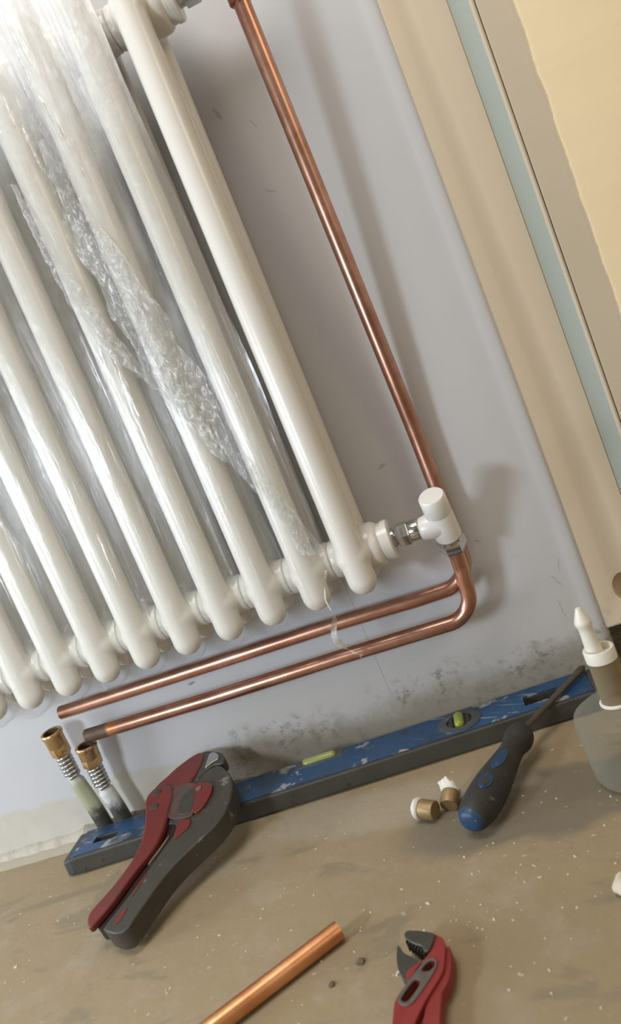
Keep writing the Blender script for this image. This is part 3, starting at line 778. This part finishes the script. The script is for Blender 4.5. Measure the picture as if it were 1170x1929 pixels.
bm = bmesh.new(); capsule(bm, (0.279, 0.0440, LH+0.0010), (0.308, 0.0440, LH+0.0010), 0.0046, 20); obj('vial', bm, VIAL2, h)

# ------------------------------------------------------------------ plastic-pipe cutter
CO = Vector((-0.2804, -0.2434, 0.0240)); CU = Vector((0.20881, 0.96729, 0.14404)); CV = Vector((-0.97748, 0.21102, 0.0)); CN = Vector((-0.0304, -0.1408, 0.98957))
CF = (CO, CU, CV, CN)
CUT_BODY = [(13.4, 14.1), (33.6, 8.5), (53.3, 4.2), (77.3, 0.1), (101.0, -3.4), (113.1, -6.3), (119.6, -6.2), (126, 2), (131.7, 8.0), (154.6, 23.5), (177.4, 34.5), (188.8, 40.6), (200.2, 38.0), (206.9, 22.0), (189.9, 4.5), (194.7, 3.4), (205.8, -6.3), (206, -13), (203.0, -19.0), (188.6, -35.0), (173.9, -45.1), (156.1, -52.6), (140, -56), (127.9, -56.6), (112.6, -51.5), (99.2, -43.5), (85.6, -34.6), (71.0, -27.0), (56.7, -22.2), (38.4, -19.0), (21.6, -16.3), (7.5, -15.2), (4.1, -10.9), (3.0, -4), (4.8, 4.1), (8.4, 13.9)]
CUT_LEVER = [(186.8, 43.9), (180.5, 34.4), (168.1, 25.1), (152.8, 19.7), (134.0, 13.6), (114.2, 7.6), (99.5, 6.2), (87.4, 7.8), (77.5, 10.5), (59.0, 14.5), (41.0, 16.4), (27.5, 19.3), (14.6, 23.8), (9.6, 25.3), (8.5, 28), (10.7, 31.3), (17.1, 36.7), (24.9, 39.0), (36.7, 35.0), (51.1, 30.1), (65.4, 27.4), (81.1, 25.6), (99.0, 27.4), (116.2, 33.0), (135.0, 42.6), (150.4, 51.7), (162.5, 59.8), (171.3, 62.4), (180.2, 59.9), (187.1, 53.0)]
CUT_JAW = [(178.0, 62.0), (192.0, 58.7), (199.7, 53.1), (212.2, 48.1), (226.9, 35.9), (233.9, 25.4), (229.3, 16.1), (209.7, 11.0), (187.7, 11.2), (180.6, 13.1), (176.9, 30.6), (172, 45)]
CUT_TIP = [(233.9, 25.4), (234.5, 16), (231.7, 6.4), (225.4, -8.3), (217, -15), (209.3, -18.7), (206.5, -15.1), (207.9, -5.3), (194.7, 3.4), (186.3, 4.8), (189.7, 10.3), (212.3, 12.4)]
CUT_BLADE = [(178.9, 31.4), (183.7, 12.9), (176, -4), (157.6, -10.7), (130.4, -19.9), (129.7, -1.5), (133.4, 15.1), (159.1, 26.0)]
CUT_PATCH = [(180.2, 8.2), (176.9, -20.5), (161.2, -27.4), (141.5, -27.4), (131.4, -19.3), (155.5, -4.3)]
CUT_PATCH2 = [(128.7, -2.1), (129.8, -15.8), (119.8, -21.9), (109.8, -16.0), (102.8, -9.4), (115.0, -6.1)]
cut = thing('pipe_cutter', 'worn red and grey ratchet pipe cutter leaning over the left end of the level', 'pipe cutter', (CO.x, CO.y, 0.0))
def cpart(name, poly, top, depth, mat, bev=0.001, sm_=True, parent=None, label=None):
    bm = bmesh.new(); add_prism(bm, smooth_poly(poly, 3) if sm_ else poly, top, depth, 0, CF)
    o = place(obj(name, bm, mat, bevel=bev, seg=3), cut)
    if label: o['label'] = label
    return o
cpart('body', CUT_BODY, 0.0, 0.0200, GREYM, 0.0040, label='grey die-cast body and fixed handle')
cpart('lever', CUT_LEVER, 0.0035, 0.0072, RED, 0.0020, label='red moving handle')
cpart('upper_jaw', CUT_JAW, 0.0018, 0.0150, RED, 0.0016)
cpart('jaw_tip', CUT_TIP, 0.0008, 0.0120, STEEL, 0.0022)
cpart('blade', CUT_BLADE, 0.0022, 0.0035, PLATE, 0.0004)
cpart('blade_slot', [(160, 12), (172, 5), (170, -3), (140, -14), (134, -8), (136, 2)], 0.0028, 0.003, STEEL, 0.0004)
cpart('red_inset', CUT_PATCH, 0.0026, 0.0040, RED, 0.0006)
cpart('red_inset', CUT_PATCH2, 0.0012, 0.0040, RED, 0.0006)
cpart('gap_shade', [(14, 31), (41, 26), (77, 18), (100, 16), (118, 18), (132, 18), (128, 0), (115, -6), (101, -4), (77, 0), (53, 3), (33, 7), (13, 12)], -0.0040, 0.0140, simple('dark_red_gap_shade', (0.022, 0.009, 0.008), 0.7, 0, 0.3), 0.0005)  # near-black filler painting the shade in the gap between lever and body
cpart('anvil_lip', [(201, 3), (210, -2), (214, -10), (222, -6), (229, 4), (226, 9), (214, 6)], 0.0022, 0.003, BRIGHT, 0.0008)
cpart('spring', [(78, 8.0), (104, 3.4), (112, 2.2), (112, 0.6), (98, 1.2), (78, 5.6)], -0.001, 0.006, simple('spring_strip', (0.32, 0.27, 0.20), 0.4, 0.7), 0.0003)
for a, b in ((173.3, 49.7), (151.9, 40.5)):
    bm = bmesh.new(); p = CO+CU*a/1000+CV*b/1000+CN*0.0032
    add_lathe(bm, p, CN, [(0, 0.0052), (0.0006, 0.0052), (0.0013, 0.0042), (0.0013, 0)], 28); place(obj('rivet', bm, STEEL), cut)
bm = bmesh.new(); p = CO+CU*0.1693+CV*(-0.0069)+CN*0.0024
add_lathe(bm, p, CN, [(0, 0.0034), (0.0010, 0.0034), (0.0014, 0.0026), (0.0014, 0)], 24); place(obj('rivet', bm, simple('dull_rivet', (0.30, 0.26, 0.22), 0.4, 0.8)), cut)
for poly in ([(12, 5), (28, 4), (30, -1), (14, -2)], [(40, 3), (66, 1), (66, -1), (42, 0.5)]):
    cpart('red_paint_trace', poly, 0.00035, 0.001, RED, 0.0)

# ------------------------------------------------------------------ water-pump pliers
PO = Vector((-0.0146873, -0.36911898, 0.0125)); PF = (PO, Vector((1, 0, 0)), Vector((0, 1, 0)), Vector((0, 0, 1)))
PL_UPJAW = [(-5.5, 61.0), (-4.5, 63.5), (-1.9, 64.3), (4.7, 62.0), (12.6, 58.4), (17.8, 54.7), (16.5, 51.4), (15.3, 46.1), (12.8, 41.2), (9.7, 41.2), (7.7, 47.1), (3.8, 49.4), (-0.2, 52.7), (-4.0, 57.0)]
PL_UPARM = [(12.6, 58.4), (17.8, 55.5), (22.2, 51.3), (24.1, 44.3), (23.5, 35.0), (22.7, 24.7), (20.3, 18.8), (16.2, 12.0), (13.3, 7.2), (9.3, 0.0), (2.8, -15.8), (-2, -40), (-6, -75), (-20, -75), (-16, -40), (-11.5, -22), (-10.0, -8.8), (-9.8, 6.8), (-7.1, 12.4), (-1.4, 20.9), (5.5, 32.4), (9.8, 37.4), (12.8, 40.8), (15.3, 46.1), (16.5, 52.2)]
PL_SLOT = [(12.9, 35.4), (16.0, 34.9), (18.4, 31.9), (18.5, 28.1), (16.7, 23.4), (13.2, 17.1), (8.5, 9.8), (4.6, 4.6), (2.3, 2.1), (-1.2, 0.9), (-5.4, 3.3), (-7.4, 7.2), (-6.4, 10.8), (-1.4, 19.1), (6.8, 30.6), (9.8, 34.3)]
PL_HOLE1 = [(13.6, 33.3), (16.0, 32.9), (17.3, 30.7), (16.7, 27.9), (13.7, 24.2), (8.8, 25.2), (7.5, 26.6), (9.9, 30.5)]
PL_HOLE2 = [(4.7, 20.8), (8.4, 17.6), (4.9, 11.4), (1.0, 5.5), (-1.9, 3.8), (-4.7, 5.9), (-5.1, 8.4), (-1.2, 14.4), (1.7, 18.7)]
PL_LOWJAW = [(-10.7, 55.4), (-8.6, 53.1), (-5.8, 47.0), (-1.1, 42.8), (5.4, 37.1), (6.8, 32.1), (3.3, 24.1), (-1.4, 20.9), (-5.3, 25.6), (-8.9, 33.4), (-10.7, 44.0)]
PL_LOWRED = [(-3.4, 28.3), (0.6, 31.9), (6.1, 35.7), (9.4, 31.9), (5.4, 23.3), (-0.4, 18.2)]
PL_HANDB = [(25.9, 46.7), (27.0, 34.2), (26.2, 21.0), (23.2, 12.6), (20.4, 8.4), (19.8, -1.0), (19.1, -15.3), (20.5, -40), (24, -75), (11, -75), (8.4, -40), (7.6, -22), (8.6, -10), (10.1, 0.1), (12.0, 5.0), (16.8, 14.7), (21.1, 29.3), (22.7, 42.4)]
pli = thing('water_pump_pliers', 'red-handled slip-joint pliers lying on the floor at the bottom edge', 'pliers', (PO.x, PO.y, 0.0))
def ppart(name, poly, top, depth, mat, bev=0.001, holes=None, label=None, parent=None):
    bm = bmesh.new(); add_prism(bm, smooth_poly(poly, 3), top, depth, 0, PF)
    o = obj(name, bm, mat)
    if holes:
        c = bmesh.new()
        for h in holes: add_prism(c, smooth_poly(h, 2), top+0.004, 0.0200, 0, PF)
        boolean(o, c)
    b = o.modifiers.new('b', 'BEVEL'); b.width = bev; b.segments = 3; b.limit_method = 'ANGLE'
    place(o, pli)
    if label: o['label'] = label
    return o
ppart('handle', PL_UPARM, 0.0, 0.0055, RED2, 0.0012, [PL_HOLE1, PL_HOLE2])
ppart('handle', PL_HANDB, -0.0020, 0.0085, RED2, 0.0016)
ppart('upper_jaw', PL_UPJAW, 0.0016, 0.0110, STEEL, 0.0016)
ppart('lower_jaw', PL_LOWJAW, -0.0006, 0.0100, STEEL, 0.0014)
ppart('jaw_face', PL_LOWRED, 0.0000, 0.0030, RED2, 0.0005, label='red painted patch on lower jaw')
ppart('slot_track', PL_SLOT, 0.0009, 0.0030, simple('ground_steel', (0.135, 0.118, 0.100), 0.5, 0.4, 0.2, 90, 0.2), 0.0005, [PL_HOLE1, PL_HOLE2])
ppart('slot_back', [(14, 34), (18, 31), (9, 10), (0, 2), (-6, 5), (-1, 18), (8, 31)], -0.0056, 0.001, DARK, 0.0001)
bm = bmesh.new()
for i in range(7):
    t = i/6; x = -3.8+13*t; y = 56.0-14.5*t
    add_prism(bm, [(x, y), (x+1.2, y-0.2), (x+0.2, y-1.7), (x-0.3, y-1.2)], 0.0008, 0.008, 0, PF)
place(obj('jaw_teeth', bm, STEEL, smooth=False), pli)

# ------------------------------------------------------------------ screwdriver
SB = Vector((0.0312, -0.2047, 0.0158)); SN = Vector((0.0885, -0.0955, 0.0215)); ST = Vector((0.1600, -0.0135, 0.0255))
sd = (SN-SB); SL = sd.length; sd.normalize()
scr = thing('screwdriver', 'black and blue screwdriver lying on the floor with its shaft over the level', 'screwdriver', (SB.x, SB.y, 0.0))
def lob(t, a): return 1+0.050*math.cos(3*a+0.6)*(1 if 0.01 < t < 0.085 else 0.3)
bm = bmesh.new()
k = SL/0.124
prof = [(0.003, 0), (0.003, 0.0102), (0.005, 0.0118), (0.009, 0.0134), (0.020, 0.0152), (0.034, 0.0158), (0.050, 0.0150), (0.066, 0.0132), (0.082, 0.0112), (0.094, 0.0102), (0.101, 0.0106), (0.106, 0.0124), (0.111, 0.0131), (0.117, 0.0126), (0.122, 0.0108), (0.124, 0.0080), (0.124, 0)]
add_lathe(bm, SB, sd, [(t*k, r) for t, r in prof], 60, lobes=lob)
place(obj('handle', bm, RUBBER, subsurf=1), scr)
bm = bmesh.new(); add_lathe(bm, SB, sd, [(0.0045, 0.0108), (0.0020, 0.0100), (0.0000, 0.0080), (-0.0012, 0.005), (-0.0015, 0)], 48)
o = place(obj('butt_cap', bm, DBLUE), scr); o['label'] = 'blue end cap'
# blue panels and hanging hole let into the grip, facing up
view = (Vector((0.10, -0.60, 0.75))); sx_ = (view-sd*view.dot(sd)).normalized(); sy_ = sd.cross(sx_)
def grip_r(t):
    t /= k
    for (a, ra), (b, rb) in zip(prof[1:], prof[2:]):
        if a <= t <= b: return ra+(rb-ra)*(t-a)/(b-a)
    return 0.012
def inlay(c, hl, hw, mat, name, ang0=0.0, out=0.0010, n_=28, parent=None):
    bm = bmesh.new(); P = []
    cen = None
    for rr in (0.0, 0.5, 0.9, 1.0):
        ring = []
        for i in range(n_):
            a = 2*PI*i/n_; t = c+hl*rr*math.cos(a); w = ang0+hw*rr*math.sin(a)
            r = grip_r(t)*1.045+(out if rr < 0.95 else -0.0012)
            ring.append(bm.verts.new(SB+sd*t+(sx_*math.cos(w)+sy_*math.sin(w))*r))
        P.append(ring)
    bmesh.ops.remove_doubles(bm, verts=P[0], dist=1e-7)
    c0 = [v for v in bm.verts if v.is_valid and (v in P[0])]
    c0 = c0[0]
    for i in range(n_): bm.faces.new((c0, P[1][i], P[1][(i+1) % n_]))
    for A, B in zip(P[1:], P[2:]):
        for i in range(n_): bm.faces.new((A[i], A[(i+1) % n_], B[(i+1) % n_], B[i]))
    o = place(obj(name, bm, mat), scr); o['label'] = parent; return o
inlay(0.066*k, 0.016, 0.36, DBLUE, 'grip_inlay', -0.05, 0.0006, parent='long blue inlay')
inlay(0.034*k, 0.010, 0.36, DBLUE, 'grip_inlay', -0.05, 0.0006, parent='blue ring around the hanging hole')
inlay(0.0325*k, 0.0052, 0.22, DARK, 'hanging_hole', -0.05, 0.0012, parent='dark hanging hole')
bm = bmesh.new(); d2 = (ST-SN).normalized(); L2 = (ST-SN).length
add_lathe(bm, SN-d2*0.004, d2, [(0, 0.0046), (0.006, 0.0046), (0.009, 0.0031), (L2-0.012, 0.0031), (L2-0.009, 0.0036), (L2, 0.0036), (L2+0.003, 0.0022), (L2+0.006, 0.0005), (L2+0.006, 0)], 24)
place(obj('shaft', bm, SHAFT), scr)

# ------------------------------------------------------------------ brass caps with tape
def cap_thing(label, c, d, r, L, flare):
    c = Vector(c); d = Vector(d).normalized()
    t = thing('brass_plug', label, 'pipe fitting', (c.x, c.y, 0.0), 'taped brass caps beside the screwdriver')
    bm = bmesh.new(); add_lathe(bm, c-d*L/2, d, [(0.0, 0), (0, r*0.90), (0.0008, r*0.96), (L*0.70, r*0.96), (L*0.71, r*0.86), (L, r*0.86), (L+0.0005, r*0.7), (L+0.0005, 0)], 32)
    place(obj('cap_body', bm, CAPB), t)
    bm = bmesh.new(); seg = 48; rows = []
    x, y, dd = frame(d)
    for j in range(6):
        row = []
        for i in range(seg):
            a = 2*PI*i/seg; rr = r*(0.90+0.15*math.sin(PI*j/5)**0.5)+flare*max(0, math.cos(a-0.9))*0.0025*j/5*(1+noise.noise(Vector((a*3, j, 1))))
            rr += 0.0005*noise.noise(Vector((math.cos(a)*9, math.sin(a)*9, j)))
            s = L/2-0.0045+0.0040*j/5+flare*0.0035*max(0, math.cos(a-0.9))*j/5
            row.append(bm.verts.new(c+d*s+(x*math.cos(a)+y*math.sin(a))*rr))
        rows.append(row)
    for A, B in zip(rows, rows[1:]):
        for i in range(seg): bm.faces.new((A[i], A[(i+1) % seg], B[(i+1) % seg], B[i]))
    bm.faces.new(rows[-1])
    place(obj('thread_tape', bm, PTFE), t)
cap_thing('brass pipe cap with a white tape collar, the nearer of the two on the floor', (-0.0090, -0.1575, 0.0088), (-0.85, 0.42, 0.10), 0.0088, 0.0190, 0.3)
cap_thing('brass pipe cap with flared white tape, half tucked against the screwdriver handle', (0.0130, -0.1475, 0.0080), (0.25, 0.92, 0.30), 0.0082, 0.0180, 1.4)

# ------------------------------------------------------------------ copper offcut on the floor
bm = bmesh.new()
a = Vector((-0.0745, -0.2795, 0.0072)); b = Vector((-0.1540, -0.3405, 0.0072)); d = (b-a).normalized()
q = [a+d*(0.35*i/14) for i in range(15)]
add_tube(bm, q, 0.0070, 32, hollow=0.0061)
tag(obj('copper_offcut', bm, COPPER_F), 'straight loose length of copper pipe lying on the floor at the bottom', 'pipe')

# ------------------------------------------------------------------ sealant tube
SX, SY = 0.1712, -0.170
sea = thing('sealant_bottle', 'clear bottle with white nozzle and collar standing at the right edge', 'sealant bottle', (SX, SY, 0.0))
bm = bmesh.new(); add_lathe(bm, (SX, SY, 0), (0, 0, 1), [(0.0, 0), (0.0003, 0.031), (0.0025, 0.0350), (0.006, 0.0365), (0.050, 0.0375), (0.056, 0.0365), (0.0605, 0.030), (0.0620, 0.0200), (0.0625, 0.0135)], 64)
place(obj('bottle_body', bm, POT), sea)
bm = bmesh.new(); add_lathe(bm, (SX, SY, 0), (0, 0, 1), [(0.0615, 0.0119), (0.0625, 0.0135), (0.0638, 0.0135), (0.0645, 0.0119)], 48, closed=True)
o = place(obj('neck_ring', bm, NOZZLE), sea); o['label'] = 'thin white ring'
bm = bmesh.new(); add_lathe(bm, (SX, SY, 0), (0, 0, 1), [(0.0600, 0.0118), (0.0995, 0.0112)], 48)
place(obj('neck', bm, TUBE), sea)
bm = bmesh.new(); add_lathe(bm, (SX, SY, 0), (0, 0, 1), [(0.0990, 0.0), (0.0990, 0.0115), (0.0995, 0.0121), (0.1085, 0.0121), (0.1093, 0.0117), (0.1093, 0.0100), (0.1085, 0.0095), (0.1040, 0.0093), (0.1040, 0.0)], 48)
place(obj('collar', bm, NOZZLE), sea)
bm = bmesh.new(); add_lathe(bm, (SX-0.001, SY+0.001, 0), (-0.02, 0, 1), [(0.1035, 0.0066), (0.1120, 0.0062), (0.1240, 0.0056), (0.1290, 0.0058), (0.1310, 0.0068), (0.1340, 0.0066), (0.1425, 0.0028), (0.1445, 0.0022), (0.1448, 0)], 40)
place(obj('nozzle', bm, NOZZLE), sea)

# ------------------------------------------------------------------ debris
def chunk(name, loc, r, mat, label, cat, seed, flat=0.6, group=None):
    bm = bmesh.new(); bmesh.ops.create_icosphere(bm, subdivisions=3, radius=r)
    for v in bm.verts:
        f = 1+0.35*noise.noise(v.co.normalized()*1.6+Vector((seed, 0, 0)))+0.12*noise.noise(v.co.normalized()*5+Vector((seed, 3, 0)))
        v.co *= f; v.co.z *= flat
    mz = min(v.co.z for v in bm.verts)
    for v in bm.verts: v.co.z -= mz
    o = obj(name, bm, mat); o.location = loc; tag(o, label, cat, group); return o
chunk('plaster_chunk', (0.1310, -0.3000, -0.0012), 0.0085, PLASTER, 'pale lump of broken plaster on the floor at the right edge', 'plaster', 2.1, 0.7)
chunk('grit_pebble', (-0.0572, -0.3070, -0.0012), 0.0030, GRIT, 'brown crumb on the floor right of the loose copper pipe end', 'debris', 5.0, 0.5)
chunk('grit_pebble', (-0.0772, -0.3218, -0.0012), 0.0024, GRIT, 'brown crumb on the floor below the loose copper pipe end', 'debris', 8.0, 0.5)
# plaster flakes trodden over the floor, too many to count
bm = bmesh.new()
for i in range(330):
    x = random.uniform(-0.45, 0.20); y = random.uniform(-0.42, -0.10)
    if noise.noise(Vector((x*9, y*9, 4))) < -0.05 and random.random() < 0.75: continue
    if random.random() < 0.3: x = random.gauss(0.05, 0.06); y = random.gauss(-0.26, 0.04)
    s = random.uniform(0.0004, 0.0011)*(1.8 if random.random() < 0.06 else 1); a0 = random.uniform(0, 6.28); st = random.uniform(1, 2.2)
    z0 = 0.0012*noise.noise(Vector((x*6, y*6, 0)))-0.0012
    top = []; bot = []
    for k_ in range(5):
        a = a0+k_*1.2566+random.uniform(-0.3, 0.3); r = s*random.uniform(0.6, 1.2)
        px, py = r*st*math.cos(a), r*math.sin(a)
        ca, sa = math.cos(a0), math.sin(a0)
        qx, qy = px*ca-py*sa, px*sa+py*ca
        top.append(bm.verts.new((x+qx*0.8, y+qy*0.8, z0+s*0.5))); bot.append(bm.verts.new((x+qx, y+qy, z0-0.0003)))
    bm.faces.new(top)
    for k_ in range(5): bm.faces.new((bot[k_], bot[(k_+1) % 5], top[(k_+1) % 5], top[k_]))
fl = obj('plaster_flakes', bm, PLASTER, smooth=False)
tag(fl, 'tiny pale plaster flakes scattered over the beige floor', 'debris', kind='stuff')
